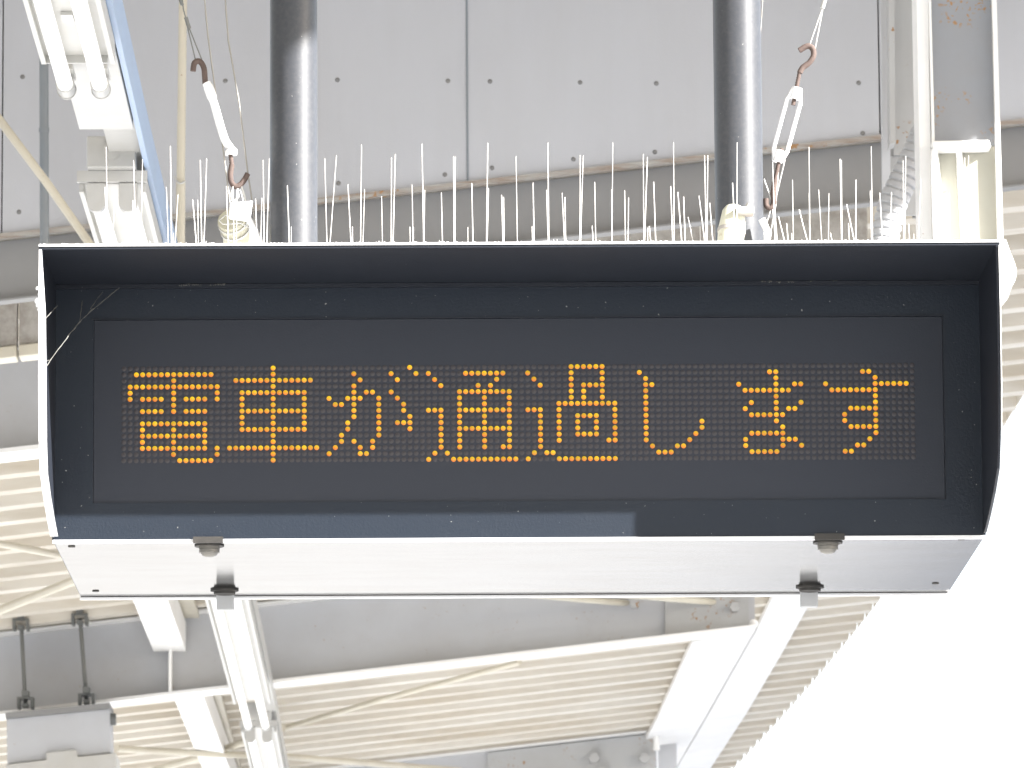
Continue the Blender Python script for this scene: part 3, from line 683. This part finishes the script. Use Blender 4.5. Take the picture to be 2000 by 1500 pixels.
def fixture(label, va, vb, endcap, near):
    o = thing('fluorescent_lamp', tuple(cp((va+vb)/2)), label, 'lamp', 'twin tube lamps under the light rail')
    m = MB(); run(m, va, vb, .150, .010, .028); m.build('tray', LAMPW, o)
    m = MB(); run(m, va, vb, .010, -.008, .0175, .071); m.build('tray_lip', LAMPW, o)
    m = MB(); run(m, va, vb, .010, -.008, .0175, -.071); m.build('tray_lip', LAMPW, o)
    for s_ in (-1, 1):
        m = MB(); vv = [va+4]+[v for v, _ in ctr if va < v < vb]+[vb+ (38 if endcap else 0)]
        m.tube([cp(v, -.018, s_*.036) for v in vv], .0165, 16); m.build('tube', TUBEM, o)
        if endcap:
            e = cp(vb+38, -.018, s_*.036); dn = (cp(vb+40)-cp(vb)).normalized()
            m = MB(); m.tube([e-dn*.05, e+dn*.010], .0195, 16); m.tube([e+dn*.0105, e+dn*.028], [.021,.019], 16)
            m.box(e.x-.019, e.x+.019, e.y-.10, e.y+.02, e.z+.020, ZL+.012)
            m.build('socket', GREEN if False else LAMPW, o)
        if near:
            e = cp(va, 0, s_*.036)
            poly = [(e.x-.021, e.y-.012, ZL+.010), (e.x-.021, e.y-.012, ZL-.035)]+[(e.x-.021*math.cos(t), e.y-.012, ZL-.035-.021*math.sin(t)) for t in [math.pi*k/8 for k in range(1, 8)]]+[(e.x+.021, e.y-.012, ZL-.035), (e.x+.021, e.y-.012, ZL+.010)]
            m = MB(); m.prism(poly, (0, .03, 0)); m.build('socket', LAMPW, o)
    if near:
        e = cp(va); m = MB(); m.box(e.x-.080, e.x+.080, e.y-.018, e.y-.002, ZL+.012, ZL+.038); m.build('end_plate', LAMPW, o)
        m = MB(); m.box(e.x-.056, e.x+.056, e.y-.05, e.y-.002, ZL+.039, ZL+.112)
        jb = m.build('junction_box', LAMPW, o, .003)
        m = MB(); m.tube([(e.x, e.y-.0505, ZL+.078), (e.x, e.y-.052, ZL+.078)], .022, 24); m.tube([(e.x, e.y-.0518, ZL+.078), (e.x, e.y-.0535, ZL+.078)], .020, 24); m.build('knockout', LAMPW, jb)
    return o
f1 = fixture('nearest twin tube lamp, cut by the top left corner of the photo', -300, 118, True, False)
q = cp(118, .012, -.0); m = MB(); m.box(q.x-.075, q.x+.06, q.y-.004, q.y+.003, ZL-.006, ZL+.034); m.build('end_plate', LAMPW, f1)
q = cp(42, .0, .0); m = MB(); m.box(q.x-.012, q.x+.012, q.y-.05, q.y+.02, ZL+.002, ZL+.0095); m.build('clip', GALV, f1)
f2 = fixture('middle twin tube lamp running behind the left end of the sign and out below it', 368, 1372, True, True)
f3 = fixture('farthest twin tube lamp, at the bottom edge of the photo', 1425, 1690, False, True)

# ------------------------------------------------------------------ hanging box with threaded hangers
YB = 15.0
hb = thing('hanging_box', tuple(atY(115, 1500, YB)), 'light grey metal box hung on two threaded rods at the bottom left corner', 'box')
def hq(L, Ya, th, nm, mat, par=hb, bev=0): return quad(L, Ya, th, nm, mat, par, bev)
hq([(13,1404),(214,1384),(216,1470),(14,1492)], YB, .25, 'body', GREY, bev=.004)
hq([(10,1392),(214,1372),(214,1383.5),(11,1403.5)], YB-.015, .29, 'top_rail', GREYD)
hq([(12,1493),(90,1484),(90,1470),(148,1464),(152,1478),(226,1470),(236,1600),(14,1600)], YB-.03, .30, 'lower_cover', LAMPW, bev=.003)
m = MB(); q = atY(219, 1405, YB+.05); m.tube([q-Vector((.01,0,0)), q+Vector((.016,0,0))], .026, 10); m.build('cable_gland', DARKCL, hb)
for (u0, v0, u1, v1) in ((41,1222,50,1375),(156,1212,169,1368)):
    m = MB(); m.tube([atY(u0, v0-10, YB+.1), atY(u1, v1, YB+.1)], .0085, 8); rod = m.build('threaded_rod', DARKCL, hb)
    for (cu, cv, w_) in ((u0, v0, 32), (u1, v1, 32)):
        m = MB()
        a = atY(cu-w_/2, cv+9, YB+.08); b = atY(cu+w_/2, cv-9, YB+.08)
        m.box(a.x, a.x+.012, a.y-.03, a.y+.05, a.z, b.z); m.box(b.x-.012, b.x, a.y-.03, a.y+.05, a.z, b.z)
        m.box(a.x, b.x, a.y-.03, a.y+.05, b.z+.0005, b.z+.008); m.box((a.x+b.x)/2-.014, (a.x+b.x)/2+.014, a.y-.04, a.y+.04, b.z+.009, b.z+.033); m.box((a.x+b.x)/2-.012, (a.x+b.x)/2+.012, a.y-.04, a.y+.04, a.z+.004, a.z+.018)
        m.build('beam_clamp', DARKCL, rod)

# ------------------------------------------------------------------ overhead line far off in the bright sky
YC = 70
oh = thing('overhead_line_bracket', tuple(atY(1820, 1345, YC)), 'faint overhead line bracket with insulator far off in the bright sky', 'bracket')
m = MB(); m.tube(pix([(1660,1305),(1800,1305)], YC), .008, 6); m.build('arm', GALV, oh)
m = MB(); m.tube(pix([(1653,1284),(1656,1312)], YC), [.02,.03], 8); m.tube(pix([(1625,1305),(1640,1306)], YC), .02, 8); m.build('insulator', GALV, oh)
m = MB(); m.tube(pix([(1820,1308),(1820,1345)], YC), .01, 6); m.build('drop_rod', GALV, oh)
oh2 = thing('contact_wire', tuple(atY(1975, 870, 40)), 'thin overhead wire in the sky beside the right edge of the sign', 'wire')
m = MB(); m.tube(pix([(1945,905),(2060,765)], 40), .0035, 6); m.build('strand', GALV, oh2)
